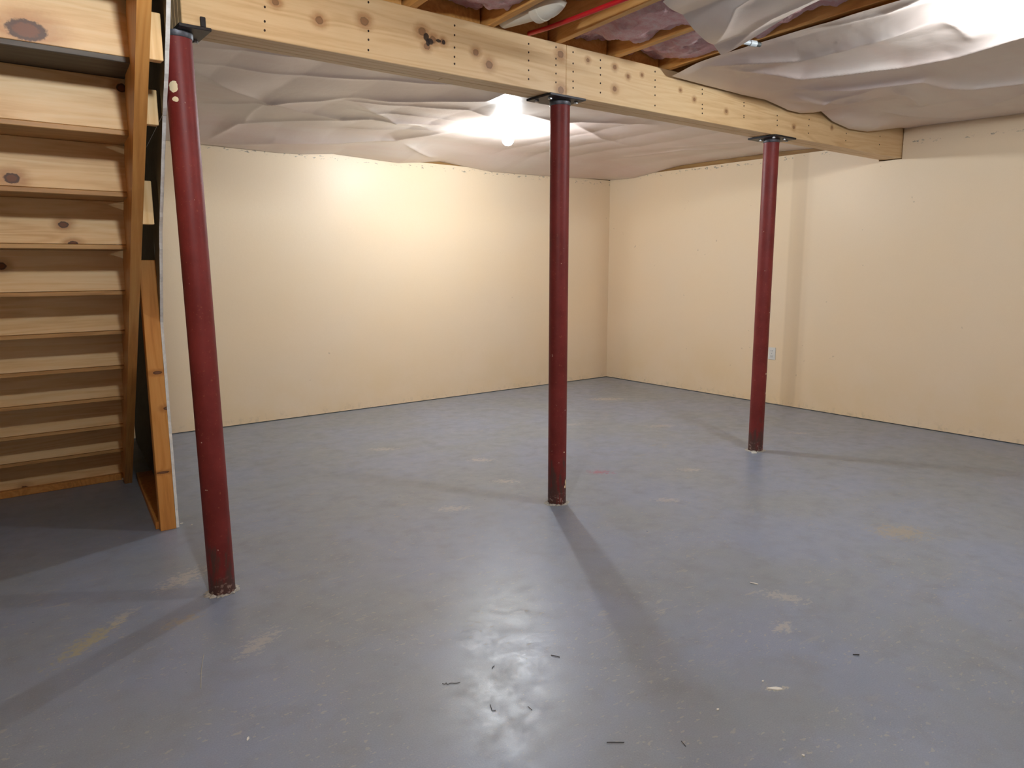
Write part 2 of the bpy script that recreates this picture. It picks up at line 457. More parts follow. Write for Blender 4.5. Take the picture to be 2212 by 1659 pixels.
GAP = 0.006
WT = 2.262                       # top of the back wall where the sill starts
wb = boxobj('wall_back', (XL - .2, XR + .2, YB, YB + .2, GAP, WT), M['wall'])
tag(wb, 'long cream painted wall on the far left side of the room', kind='structure')
sill = boxobj('sill_plate', (XL - .2, XR - .02, YB + .003, YB + .14, WT + .001, HS), M['sill'], wb)

# right wall with the pocket that takes the beam
bm = bmesh.new()
py0, py1, pz0 = BY0 - .008, BY1 + .008, HB - .006
WR = 2.60
bm_box(bm, XR, XR + .2, YF - .2, py0, GAP, WR)
bm_box(bm, XR, XR + .2, py1, YB - .001, GAP, 2.287)
bm_box(bm, XR, XR + .2, py0, py1, GAP, pz0)
bm_box(bm, XR + .12, XR + .2, py0, py1, pz0, WR)
wr = finish('wall_right', bm, M['wall_r'])
tag(wr, 'cream painted wall at the right with the beam pocket', kind='structure')
boxobj('sill_plate', (XR + .004, XR + .14, py1 + .001, YB + .001, 2.2875, WR), M['sill_y'], wr)
wl = boxobj('wall_left', (XL - .2, XL, YF, YB, GAP, HS), M['wall']); tag(wl, kind='structure')
wf = boxobj('wall_front', (XL - .2, XR, YF - .2, YF, GAP, HS), M['wall']); tag(wf, kind='structure')

# ceiling: subfloor with the stair opening, joists and blocking as its pieces
OX0, OX1, OY0, OY1 = -0.33, 0.862, 1.98, 5.45
bm = bmesh.new()
z0, z1 = HS, HS + .03
bm_box(bm, XL - .2, OX0, YF - .2, YB + .2, z0, z1)
bm_box(bm, OX1, XR + .2, YF - .2, YB + .2, z0, z1)
bm_box(bm, OX0, OX1, YF - .2, OY0, z0, z1)
bm_box(bm, OX0, OX1, OY1, YB + .2, z0, z1)
ceil = finish('ceiling', bm, M['subfloor'])
tag(ceil, 'open basement ceiling of wooden joists and subfloor', kind='structure')
JS = 0.10                       # the joists run slightly out of square with the beam
def joist(xr_, ya, yb):
    xa, xb = xr_ + JS * (ya - 2.85), xr_ + JS * (yb - 2.85)
    t_ = .038
    bm = bmesh.new()
    bm_hexa(bm, [(xa - t_, ya, HJ), (xa, ya, HJ), (xb, yb, HJ), (xb - t_, yb, HJ),
                 (xa - t_, ya, HS - .001), (xa, ya, HS - .001), (xb, yb, HS - .001), (xb - t_, yb, HS - .001)])
    return finish('joist', bm, M['joist'], ceil, .002)
JX = [2.54 + .41 * k for k in range(-12, 9)]
for x in JX:
    if x + JS * (YB - 2.85) > XR - .02:
        if x > XR - .02: continue
        joist(x, YF + .01, min(YB - .01, 2.85 + (XR - .02 - x) / JS)); continue
    if OX0 < x - .03 and x < OX1 + .01:
        joist(x, YF + .01, OY0 - .05); joist(x, OY1 + .05, YB - .01)
    else:
        joist(x, YF + .01, YB - .01)
boxobj('header', (OX0 + .01, OX1 - .01, OY0 - .045, OY0 - .005, HJ, HS - .001), M['joist'], ceil, .002)
boxobj('header', (OX0 + .01, OX1 - .01, OY1 + .005, OY1 + .045, HJ, HS - .001), M['joist'], ceil, .002)
for a, b in zip(JX[:-1], JX[1:]):
    if a > .85 and b - .038 < XR:
        boxobj('blocking', (a + .003, b - .041, BY0 + .055, BY0 + .093, HJ + .001, HS - .002), M['joist'], ceil, .002)
# stairwell shaft above the opening
bm = bmesh.new()
sx0, sx1, sy0, sy1, sz0, sz1 = OX0 - .02, OX1 + .02, OY0 - .02, OY1 + .02, HS + .031, 4.9
bm_box(bm, sx0 - .02, sx0, sy0, sy1, sz0, sz1); bm_box(bm, sx1, sx1 + .02, sy0, sy1, sz0, sz1)
bm_box(bm, sx0 - .02, sx1 + .02, sy0 - .02, sy0, sz0, sz1); bm_box(bm, sx0 - .02, sx1 + .02, sy1, sy1 + .02, sz0, sz1)
bm_box(bm, sx0 - .02, sx1 + .02, sy0 - .02, sy1 + .02, sz1, sz1 + .02)
tag(finish('wall_stairwell', bm, M['wall']), kind='structure')

# ------------------------------------------------------------------ beam
BX0 = 0.765
beam = empty('support_beam', (BX0, (BY0 + BY1) / 2, HB))
tag(beam, 'long laminated pine beam carried by the three red steel posts', 'beam')
ply = (BY1 - BY0) / 4
joints = [[2.575], [4.1], [1.9, 4.6], [3.2]]
rng = random.Random(4)
for i in range(4):
    xs = [BX0] + joints[i] + [XR + .09]
    for a, b in zip(xs[:-1], xs[1:]):
        dz = rng.uniform(0, .004) if i else 0
        boxobj('ply', (a + .0008, b - .0008, BY0 + i * ply + .0006, BY0 + (i + 1) * ply - .0006, HB + dz, HJ - .0005), M['beam'], beam, 0.0025)
NAILS = [(1.064, 2.264), (1.061, 2.213), (1.059, 2.181), (1.493, 2.367), (1.489, 2.257), (1.488, 2.223), (1.486, 2.183), (1.911, 2.356), (1.91, 2.316), (1.909, 2.264), (1.908, 2.225), (1.908, 2.196), (2.332, 2.352), (2.332, 2.314), (2.332, 2.277), (2.332, 2.233), (2.332, 2.193), (2.505, 2.366), (2.505, 2.313), (2.505, 2.283), (2.506, 2.244), (2.506, 2.203), (2.618, 2.362), (2.619, 2.309), (2.62, 2.27), (2.62, 2.224), (2.621, 2.193), (2.809, 2.355), (2.81, 2.317), (2.811, 2.283), (2.812, 2.242), (2.813, 2.196), (3.229, 2.362), (3.231, 2.318), (3.232, 2.282), (3.234, 2.239), (3.236, 2.185), (3.642, 2.326), (3.644, 2.301), (3.648, 2.242), (3.649, 2.219), (3.651, 2.193), (4.053, 2.304), (4.055, 2.285), (4.059, 2.228), (4.06, 2.217), (4.419, 2.27), (4.422, 2.241), (4.425, 2.21), (4.8, 2.29), (4.8, 2.25), (4.8, 2.2), (5.3, 2.25), (5.3, 2.2), (5.8, 2.28), (5.8, 2.22)]
bm = bmesh.new()
for x, z in NAILS:
    vs0 = []; vs1 = []
    for k in range(8):
        a = 2 * math.pi * k / 8
        vs0.append(bm.verts.new((x + .0042 * math.cos(a), BY0 + .001, z + .005 * math.sin(a))))
        vs1.append(bm.verts.new((x + .0036 * math.cos(a), BY0 - .0012, z + .0044 * math.sin(a))))
    bm.faces.new(vs1)
    for k in range(8): bm.faces.new((vs0[k], vs0[(k + 1) % 8], vs1[(k + 1) % 8], vs1[k]))
tag(finish('nail_heads', bm, M['nail'], beam), kind='stuff')

# ------------------------------------------------------------------ steel columns
def column(x, y, plate, label, spots, bolts, seed, lean=(0, 0)):
    root = empty('steel_column', (x, y, 0))
    tag(root, label, 'column', 'red steel columns under the beam')
    r = .0505
    zt = HB - .032
    bm = bmesh.new()
    prof = [(r, 0.0), (r, .5), (r, 1.0), (r, 1.5), (r, zt)]
    bm_lathe(bm, prof, x, y, 40)
    for v_ in bm.verts:
        v_.co.x += lean[0] * v_.co.z / zt; v_.co.y += lean[1] * v_.co.z / zt
    finish('shaft', bm, make_post_mat('red_primer_%d' % seed, spots), root, 0, 40)
    bm = bmesh.new()
    bm_lathe(bm, [(r + .0015, zt - .001), (r + .004, zt + .002), (r + .004, HB - .012)], x + lean[0], y + lean[1], 40)
    finish('collar', bm, M['collar'], root, 0, 40)
    x0, x1, y0, y1 = plate
    boxobj('top_plate', (x0, x1, y0, y1, HB - .012, HB - .0005), M['steel'], root, .0015)
    for bx, by in bolts:
        bm = bmesh.new()
        bm_lathe(bm, [(.011, HB - .021), (.011, HB - .0125)], bx, by, 6)
        finish('bolt', bm, M['bolt'], root)
    # ragged ring of grout at the foot
    rg = random.Random(seed)
    bm = bmesh.new()
    n = 44
    ri = [bm.verts.new((x + (r - .004) * math.cos(2 * math.pi * k / n), y + (r - .004) * math.sin(2 * math.pi * k / n), .0)) for k in range(n)]
    top = []; outr = []
    for k in range(n):
        a = 2 * math.pi * k / n
        w = rg.uniform(.004, .020) + .008 * math.sin(a * 2 + seed)
        w = max(.002, w)
        top.append(bm.verts.new((x + (r + .002) * math.cos(a), y + (r + .002) * math.sin(a), rg.uniform(.003, .011))))
        outr.append(bm.verts.new((x + (r + w) * math.cos(a), y + (r + w) * math.sin(a), .0008)))
    for k in range(n):
        j = (k + 1) % n
        bm.faces.new((ri[k], ri[j], top[j], top[k])); bm.faces.new((top[k], top[j], outr[j], outr[k]))
    finish('grout', bm, M['grout'], root)
    return root

P1, P2, P3 = (0.792, 2.946), (2.609, 2.946), (4.499, 2.946)
c1 = column(*P1, (.752, .862, 2.850, 3.042), 'red steel column beside the stairs with cream paint patches near its top',
            [(P1[0] - .023 - .036, P1[1] - .036, 1.945, .017, .020), (P1[0] - .023 - .031, P1[1] - .038, 1.902, .012, .010)], [(.845, 3.0)], 1, (-.025, 0.0))
boxobj('tab', (.826, .845, 2.853, 2.859, HB - .001, HB + .034), M['steel'], c1, .002)
column(*P2, (2.462, 2.700, 2.850, 3.040), 'red steel column in the middle of the room, second from the stairs',
       [(P2[0] + .024, P2[1] - .045, .125, .008, .018), (P2[0] + .018, P2[1] - .047, .102, .008, .008), (P2[0] + .006, P2[1] - .05, .30, .004, .004)],
       [(2.49, 2.99), (2.50, 2.90), (2.675, 2.90)], 2)
column(*P3, (4.380, 4.625, 2.842, 3.050), 'red steel column farthest from the stairs, near the electrical outlet',
       [(P3[0] + .02, P3[1] - .046, .42, .006, .008), (P3[0] + .005, P3[1] - .05, .56, .005, .006)],
       [(4.41, 2.87), (4.44, 2.99), (4.53, 2.87), (4.60, 2.90)], 3)

# ------------------------------------------------------------------ staircase seen from behind
def SP(n): return (.792 - .0232 * n, 4.988 - .226 * n, .029 + .193 * n)
stairs = empty('staircase', (.35, 4.99, 0))
tag(stairs, 'pine basement staircase seen from behind with closed risers', 'staircase')
NT_ = 13
SW = .93
TH = .018
for n in range(1, NT_ + 1):
    x, y, z = SP(n)
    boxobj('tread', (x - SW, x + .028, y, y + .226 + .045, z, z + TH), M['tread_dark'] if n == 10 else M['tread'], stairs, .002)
for n in range(0, NT_ + 1):
    x, y, z = SP(n)
    zb = z + TH + .0015 if n else 0.0
    zt = SP(n + 1)[2] - .0005 if n < NT_ else HS + .03
    boxobj('riser', (x - SW + .001, x + .018, y + .006, y + .025, zb, zt), M['riser'], stairs, .0015)
x, y, z = SP(0)
boxobj('kick_plate', (x - SW + .001, x - .002, y - .034, y + .005, 0, .040), M['stringer'], stairs, .003)
# stringers: sloped planks, skewed with the flight
def stringer(off, th):
    sk = lambda yy: .792 + .1027 * (yy - 4.988) + off
    sl = .193 / .226
    def zl(yy): return .029 + (4.988 - yy) * sl
    dy = .175            # lower edge is this far in front of the tread backs
    y_floor = 4.988 - dy + .029 / sl
    ytop = 4.988 - .226 * 13.2
    lo = lambda yy: zl(yy + dy)
    wz = .30             # vertical width of the plank
    poly = [(y_floor, 0.0), (ytop - dy * .6, lo(ytop - dy * .6)), (ytop - dy * .6, lo(ytop - dy * .6) + .10), (ytop + .12, HS + .02)]
    yy = ytop + .12
    poly = [(y_floor, 0.0), (2.02, lo(2.02)), (2.02, lo(2.02) + wz if lo(2.02) + wz < HS + .02 else HS + .02)]
    ye = 2.02
    # upper edge back down to the floor
    yt = 4.988 - dy + (.029 + wz) / sl
    yc = 4.988 - dy - (HS + .02 - .029 - wz) / sl
    if yc > 2.02: poly += [(yc, HS + .02)]
    poly += [(5.18, max(0.0, lo(5.18) + wz)), (5.18, 0.0)]
    bm = bmesh.new()
    bm_prism(bm, poly, lambda a, b, t: (sk(a) + t, a, b), 0.0, th)
    return finish('stringer', bm, M['stringer'], stairs)
stringer(0.0012, .040)
stringer(-SW - .042, .040)

# ------------------------------------------------------------------ stud partition beside the stairs
part = empty('stud_partition', (.80, 4.4, 0))
tag(part, 'bare stud partition with drywall backing between the stairs and the red column', 'partition')
gx = lambda yy: .844 + (.141 if yy < 3.838 else .11) * (yy - 3.838)      # room side of the boards
def panel(name, poly):
    bm = bmesh.new()
    # ragged cut edge: subdivide long segments
    rg = random.Random(len(poly) * 7 + int(poly[0][1] * 10))
    pts = []
    for i in range(len(poly)):
        a = poly[i]; b = poly[(i + 1) % len(poly)]
        rag = a[2] if len(a) > 2 else 0
        L = math.hypot(b[0] - a[0], b[1] - a[1])
        k = max(1, int(L / .03)) if rag else 1
        for q in range(k):
            u = q / k
            j = rg.uniform(-.0045, .0045) if (rag and q) else 0
            pts.append((a[0] + (b[0] - a[0]) * u + j, a[1] + (b[1] - a[1]) * u))
    bm_prism(bm, pts, lambda a, b, t: (gx(a) + t, a, b), -.0135, 0.0)
    o = finish(name, bm, M['gyp'], part)
    o.data.materials.append(M['gypedge'])
    for p in o.data.polygons:
        if abs(p.normal.x) < 0.6: p.material_index = 1
    return o
panel('drywall_panel', [(3.838, 0.002, 1), (3.838, 1.858), (6.08, 1.858), (6.08, .002)])
panel('drywall_panel', [(3.838, 1.8585), (3.838, 2.515), (6.08, 2.515), (6.08, 1.8585)])
panel('drywall_panel', [(3.8375, 1.858), (3.8375, 1.040, 1), (3.51, 1.461, 1), (3.002, 1.857)])
panel('drywall_panel', [(3.8375, 1.8605), (3.000, 1.8605, 1), (2.83, 1.967, 1), (2.618, 2.144, 1), (2.30, 2.415), (2.30, 2.515), (3.8375, 2.515)])
def stud(y0, x0, x1, zb, zt, d=.038):
    return boxobj('stud', (x0, x1, y0, y0 + d, zb, zt), M['stud'], part, .002)
stud(3.836, .757, .830, .0, 1.34)
for y0, x0, x1, zb, zt in ((3.43, .686, .750, 1.486, 1.665), (3.03, .645, .705, 1.826, 1.950), (2.72, .604, .662, 1.980, 2.128)):
    boxobj('block', (x0, x1, y0, y0 + .038, zb, zt), M['block'], part, .002)
bm = bmesh.new()
ya, yb = 3.88, 4.93
bm_hexa(bm, [(gx(ya) - .105, ya, 0), (gx(ya) - .0145, ya, 0), (gx(yb) - .0145, yb, 0), (gx(yb) - .105, yb, 0),
             (gx(ya) - .105, ya, .038), (gx(ya) - .0145, ya, .038), (gx(yb) - .0145, yb, .038), (gx(yb) - .105, yb, .038)])
finish('sole_plate', bm, M['stud'], part, .002)

# ------------------------------------------------------------------ plastic sheeting
def crease(X, Y, pts, A, w, sharp=1.3, taper=0.25):
    pts = np.array(pts, float)
    seg = np.diff(pts, axis=0); ln = np.hypot(seg[:, 0], seg[:, 1]); cum = np.concatenate([[0], np.cumsum(ln)])
    best = np.full(X.shape, 9.0); tt = np.zeros(X.shape)
    for i in range(len(seg)):
        u = np.clip(((X - pts[i, 0]) * seg[i, 0] + (Y - pts[i, 1]) * seg[i, 1]) / ln[i] ** 2, 0, 1)
        d = np.hypot(X - pts[i, 0] - u * seg[i, 0], Y - pts[i, 1] - u * seg[i, 1])
        k = d < best
        best = np.where(k, d, best); tt = np.where(k, (cum[i] + u * ln[i]) / cum[-1], tt)
    tp = sstep(0, taper, tt) * sstep(1, 1 - taper, tt)
    tp = 0.15 + 0.85 * tp
    # asymmetric soft fold: sharp crest, wide skirts
    return -A * tp * (0.68 * np.exp(-(best / w) ** sharp) + 0.32 * np.exp(-(best / (w * .28)) ** 1.1))

def far_sheet():
    xs = np.linspace(.88, XR - .006, 420); ys = np.linspace(BY1 + .004, YB - .006, 250)
    u, Y = np.meshgrid(np.linspace(0, 1, 420), ys)
    xl = np.maximum(.88, .845 + .11 * (ys - 3.836) + .012)[:, None]
    X = xl + (XR - .006 - xl) * u
    Z = np.full(X.shape, 2.384)
    bx = (X - 2.54) / .41
    sag = np.abs(np.sin(np.pi * bx))
    Z -= 0.007 * sag * (0.5 + vnoise(X * 1.3, Y * 1.1, 3))
    Z -= 0.055 * fbm(X * .6 + 3, Y * .6, 11, 2)
    # run-down to the walls
    eb = np.interp(X, [.9, 1.6, 1.76, 2.3, 2.5, 2.8, 3.43, 3.88, 4.48, 5.2, 6.13], [2.255, 2.24, 2.24, 2.228, 2.232, 2.262, 2.236, 2.285, 2.238, 2.245, 2.268])
    er = np.interp(ys, [3.0, 3.48, 3.92, 4.57, 5.09, 5.73, 6.1], [2.323, 2.311, 2.328, 2.327, 2.323, 2.257, 2.268])[:, None]
    fb = sstep(YB - .75, YB, Y) ** 1.2
    fr = sstep(XR - .55, XR, X) ** 1.2
    Z = Z * (1 - fb) + eb * fb
    Z = np.where(fr > 0, Z * (1 - fr) + np.minimum(er, Z + .02) * fr, Z)
    k = 0.95
    FC = {'a': ([(1.21, 4.34), (1.5, 4.59), (1.77, 4.8), (1.97, 4.71)], .030, .10), 'b': ([(1.44, 5.17), (1.67, 4.94), (1.77, 4.81), (2.04, 4.55), (2.15, 4.39)], .024, .06),
          'c': ([(2.14, 4.4), (2.49, 4.16), (2.8, 3.86), (2.81, 3.59)], .034, .09), 'd': ([(1.78, 4.84), (2.06, 4.95), (2.36, 4.98), (2.51, 4.86), (2.73, 4.82), (2.97, 4.79), (3.35, 4.67)], .030, .07),
          'e': ([(2.16, 4.43), (2.45, 4.65), (2.67, 4.81), (3.08, 4.99)], .020, .06), 'f': ([(1.71, 5.95), (1.82, 5.55), (2.07, 5.36), (2.28, 5.1), (2.5, 4.87)], .026, .07),
          'g': ([(1.73, 6.05), (2.19, 5.80), (2.68, 5.70), (3.08, 5.5), (3.22, 5.05), (3.4, 4.68)], .040, .11), 'h': ([(1.78, 4.84), (1.8, 5.18), (1.86, 5.55)], .012, .035),
          'j': ([(3.2, 5.6), (3.72, 5.9)], .018, .05), 'k': ([(3.32, 4.13), (3.7, 4.08), (3.97, 3.88), (4.35, 3.81)], .030, .10),
          'l': ([(3.7, 4.08), (4.42, 4.47), (5.36, 4.7)], .016, .12), 'm': ([(5.22, 4.47), (5.44, 4.04), (5.64, 3.77)], .014, .06), 'n': ([(5.38, 5.24), (5.45, 4.45), (5.79, 4.1)], .016, .06),
          'p': ([(1.0, 3.9), (1.6, 3.75), (2.2, 3.55), (2.7, 3.3)], .014, .05), 'q': ([(1.0, 4.2), (1.7, 4.1), (2.3, 3.8), (2.9, 3.4)], .014, .04),
          'r': ([(2.1, 4.5), (2.5, 4.35), (2.9, 4.2), (3.4, 4.4)], .018, .05), 's': ([(2.3, 4.7), (2.7, 4.6), (3.2, 4.6)], .016, .04), 't': ([(2.5, 5.4), (2.9, 5.15), (3.3, 4.85)], .016, .05)}
    for pts, A, w in FC.values():
        Z += crease(X, Y, pts, A * .75, w)
    # lifted around the lamp base
    d = np.hypot(X - 3.56, Y - 4.62)
    Z = np.where(d < .35, Z + (2.372 - Z) * sstep(.35, .09, d), Z)
    Z += .0022 * (fbm(X * 5, Y * 8, 5, 2) - .5)
    Z = np.minimum(Z, 2.3855)
    o = grid_mesh('plastic_sheet', X, Y, Z, M['plastic'], None)
    o['label'] = 'large creased milky plastic sheet stapled to the ceiling beyond the beam'; o['category'] = 'plastic sheet'
far_sheet()

def near_sheet():
    ys = np.linspace(YF + .02, 2.835, 330); 
    u = np.linspace(0, 1, 260)
    U, Y = np.meshgrid(u, ys)
    xl = np.interp(ys, [-2.6, 1.0, 1.585, 2.2, 2.79, 2.84], [2.80, 3.150, 3.203, 3.265, 3.326, 3.335])[:, None]
    X = xl + (XR - .006 - xl) * U
    Z = np.full(X.shape, 2.382)
    sag = np.abs(np.sin(np.pi * (X - 2.54 + .02) / .41))
    Z -= .007 * sag * (0.4 + vnoise(X * 1.3, Y * 1.4, 8))
    Z -= 0.055 * fbm(X * .8 + 9, Y * .8, 21, 3) * sstep(0.0, .35, X - xl) * sstep(.15, .8, np.hypot(X - 3.58, Y - 1.2))
    er = np.interp(ys, [-2.6, 2.03, 2.73, 2.84], [2.36, 2.363, 2.376, 2.372])[:, None]
    fr = sstep(XR - .5, XR, X)
    Z = Z * (1 - fr) + er * fr
    NC = {'n1': ([(3.27, 1.95), (3.31, 1.65), (3.22, 1.40)], .010, .05), 'n2': ([(3.42, 2.60), (3.88, 2.38), (4.01, 2.06), (4.1, 1.93), (4.12, 1.69), (4.0, 1.35), (3.9, .8)], .034, .09),
          'n3': ([(4.06, 2.71), (4.37, 2.35), (4.45, 2.14), (4.49, 2.01), (4.73, 1.98), (4.9, 1.9), (4.96, 1.65), (4.9, 1.2)], .036, .09),
          'n4': ([(4.23, 2.75), (4.56, 2.65), (4.58, 2.25)], .024, .07), 'n5': ([(5.69, 2.25), (5.29, 1.76), (5.1, 1.2)], .026, .08), 'n6': ([(3.55, 1.52), (4.0, 1.55)], .008, .05),
          'n7': ([(3.36, 2.70), (3.45, 2.41), (3.58, 2.2), (3.58, 1.7), (3.55, 1.52)], .022, .06),
          'n8': ([(4.21, 2.67), (4.74, 2.6), (4.85, 2.41)], .024, .08), 'n9': ([(4.58, 2.25), (4.88, 2.23), (5.38, 2.36)], .026, .08),
          'n10': ([(5.2, 2.6), (5.6, 2.5), (6.0, 2.3)], .02, .08), 'n11': ([(4.2, 1.0), (4.6, .4), (5.0, -.5)], .03, .1), 'n12': ([(3.6, .8), (3.9, 0.0), (4.1, -1)], .03, .1)}
    for pts, A, w in NC.values():
        Z += crease(X, Y, pts, A * 1.25, w)
    d = np.hypot(X - 3.58, Y - 1.20)
    Z = np.where(d < .25, Z + (2.374 - Z) * sstep(.25, .08, d), Z)
    # hem hanging over the face of the beam
    xq = [3.30, 3.346, 4.0, 4.239, 4.503, 4.641, 4.80, 4.896, 5.054, 5.281, 5.55, 5.85, 6.079, 6.17]
    zq = [2.352, 2.349, 2.338, 2.341, 2.309, 2.308, 2.33, 2.351, 2.302, 2.277, 2.285, 2.335, 2.370, 2.374]
    hem = np.interp(X, xq, zq)
    w = sstep(2.52, 2.835, Y) ** 1.6
    Z = Z * (1 - w) + hem * w
    Z += .003 * (fbm(X * 7, Y * 7, 15, 3) - .5)
    Z = np.minimum(Z, 2.387)
    o = grid_mesh('plastic_sheet', X, Y, Z, M['plastic'], None)
    o['label'] = 'milky plastic sheet on the near ceiling, its hem draped over the beam front at right'; o['category'] = 'plastic sheet'
near_sheet()

def flap():
    T = np.array((3.055, 2.295)); L = np.array((2.30, 2.01)); L2 = np.array((1.95, .7)); R2 = np.array((2.58, .7))
    a, b = np.meshgrid(np.linspace(0, 1, 90), np.linspace(0, 1, 130))
    P_ = lambda i: T[i] * (1 - a) * (1 - b) + L[i] * a * (1 - b) + R2[i] * (1 - a) * b + L2[i] * a * b
    X = P_(0); Y = P_(1)
    Z = 2.384 - .03 * fbm(X * 2.2, Y * 1.6, 31, 3) - .020 * np.abs(np.sin(np.pi * (X - 2.54 + .02) / .41))
    Z -= .050 * sstep(1.45, 2.30, Y)
    dt = np.hypot(X - T[0], Y - T[1])
    Z -= .012 * np.exp(-(dt / .22) ** 2)
    Z += crease(X, Y, [(3.05, 2.29), (2.85, 1.9), (2.75, 1.2)], .012, .05) + crease(X, Y, [(2.95, 2.26), (2.6, 1.9), (2.4, 1.2)], .018, .06)
    o = grid_mesh('plastic_sheet', X, Y, Z, M['plastic'], None)
    o['label'] = 'small loose plastic flap hanging by one corner below the pink insulation'; o['category'] = 'plastic sheet'
flap()

# ------------------------------------------------------------------ insulation batts between the joists
bay_labels = {1.72: 'pink fibreglass batt in the ceiling bay left of the white pipe',
              2.13: 'pink fibreglass batt in the ceiling bay above the white pipe and red tubing',
              2.54: 'pink fibreglass batt in the ceiling bay right of the red tubing',
              2.95: 'pink fibreglass batt in the ceiling bay by the plastic flap and white conduit',
              1.31: 'pink fibreglass batt in the ceiling bay nearest the stairs'}
for bi, x0 in enumerate((1.31, 1.72, 2.13, 2.54, 2.95)):
    xa, xb = x0 + .004, x0 + .41 - .042
    xs = np.linspace(xa, xb, 34); ys = np.linspace(-1.6, BY0 + .045, 330)
    X, Y = np.meshgrid(xs, ys)
    X0 = X.copy()
    n = fbm(X * 7 + bi * 9, Y * 5, 40 + bi, 4); n2 = fbm(X * 26, Y * 22, 60 + bi, 3)
    edge = np.minimum(X - xa, xb - X)
    Z = 2.428 - .085 * (n - .4) * 1.6 - .03 * n2
    Z += .05 * sstep(.05, 0, edge) * (fbm(Y * 6, X * 0 + 3 + bi, 7, 2))
    if bi == 2: Z = np.maximum(Z + .055, 2.515)
    Z += .06 * sstep(2.60, 2.86, Y)
    Z = np.clip(Z, 2.393, HS - .004)
    o = grid_mesh('insulation_batt', X0 + JS * (Y - 2.85), Y, Z, M['insul'])
    tag(o, bay_labels[x0], 'insulation', 'pink insulation batts between the joists')

# ------------------------------------------------------------------ pipes under the joists
bm = bmesh.new()
bm_tube(bm, [(2.33, 2.858, 2.397), (2.325, 2.7, 2.386), (2.312, 2.5, 2.378), (2.305, 2.2, 2.374), (2.30, 1.6, 2.374), (2.31, .5, 2.376), (2.30, -1.5, 2.378)], .0105, 14)
tag(finish('water_tube', bm, M['red'], None, 0, True), 'thin bright red water tube running along under the joists', 'pipe')

pv = empty('drain_pipe', (2.19, 2.7, 2.42))
tag(pv, 'white plastic drain pipe with an elbow between the joists', 'pipe')
bm = bmesh.new(); bm_tube(bm, [(2.180, 2.855, 2.432), (2.180, 2.58, 2.408)], .040, 26); finish('pipe', bm, M['pvc'], pv, 0, 40)
bm = bmesh.new()
el = [(2.180, 2.60, 2.408), (2.180, 2.55, 2.408)]
for k in range(1, 9):
    a = k / 8 * math.pi / 2
    el.append((2.180 + .012 * math.sin(a), 2.55 - .06 * math.sin(a), 2.408 + .06 * (1 - math.cos(a))))
el.append((2.195, 2.49, 2.505))
bm_tube(bm, el, .050, 28); finish('elbow', bm, M['pvc'], pv, 0, 40)
bm = bmesh.new(); bm_tube(bm, [(2.180, 2.615, 2.408), (2.180, 2.57, 2.408)], .0535, 28); finish('hub', bm, M['pvc'], pv, 0, 40)

cd = empty('conduit', (3.05, 2.285, 2.375))
tag(cd, 'short white conduit stub poking out beside the plastic flap', 'pipe')
bm = bmesh.new(); bm_tube(bm, [(2.96, 2.298, 2.372), (3.10, 2.272, 2.370), (3.215, 2.243, 2.368)], .0115, 14); finish('pipe', bm, M['conduit'], cd, 0, 40)
bm = bmesh.new(); bm_tube(bm, [(3.205, 2.2455, 2.368), (3.240, 2.2365, 2.3675)], .0145, 14); finish('coupling', bm, M['conduit'], cd, 0, 40)
bm = bmesh.new(); bm_tube(bm, [(3.239, 2.2368, 2.3675), (3.266, 2.230, 2.3670)], .011, 14); finish('cap', bm, M['darkcap'], cd, 0, 40)

# ------------------------------------------------------------------ bare bulbs in ceiling lampholders
BL = {'A': 'bare white bulb glowing on the plastic ceiling beyond the beam',
      'B': 'bare white bulb on the near ceiling to the right',
      'C': 'bare white bulb on the near ceiling by the stairs'}
for key, x, y, z, s in BULBS:
    root = empty('ceiling_bulb', (x, y, 2.384))
    tag(root, BL[key], 'lamp', 'bare ceiling bulbs')
    bm = bmesh.new()
    bm_lathe(bm, [(.055, 2.384), (.057, 2.372), (.050, 2.362), (.030, 2.352), (.026, 2.335), (.024, 2.330)], x, y, 32)
    finish('lampholder', bm, M['porcelain'], root, 0, 40)
    bm = bmesh.new()
    R = .044
    prof = [(.014, z + .066), (.018, z + .055), (.026, z + .040)]
    for k in range(11):
        a = math.radians(52 - k * (142 / 10))
        prof.append((max(R * math.cos(a), .0015), z + R * math.sin(a)))
    bm_lathe(bm, prof, x, y, 24)
    finish('bulb', bm, make_bulb_mat(s), root, 0, True)

# ------------------------------------------------------------------ outlet on the right wall
ot = empty('wall_outlet', (XR, 3.93, .48))
tag(ot, 'white duplex electrical outlet on the right wall behind the far column', 'outlet')
oy0, oy1, oz0, oz1 = 3.876, 3.952, .425, .541
boxobj('cover_plate', (XR - .006, XR - .0003, oy0, oy1, oz0, oz1), M['white'], ot, .002)
for zc in (.458, .508):
    rc = boxobj('receptacle', (XR - .0085, XR - .0055, 3.914 - .017, 3.914 + .017, zc - .014, zc + .014), M['white'], ot, .001)
    boxobj('slot', (XR - .0092, XR - .0084, 3.914 - .008, 3.914 - .0055, zc - .004, zc + .006), M['slot'], rc)
    boxobj('slot', (XR - .0092, XR - .0084, 3.914 + .0055, 3.914 + .008, zc - .004, zc + .006), M['slot'], rc)
bm = bmesh.new(); bm_tube(bm, [(XR - .0075, 3.914, .483), (XR - .0055, 3.914, .483)], .0035, 10); finish('screw', bm, M['bolt'], ot)

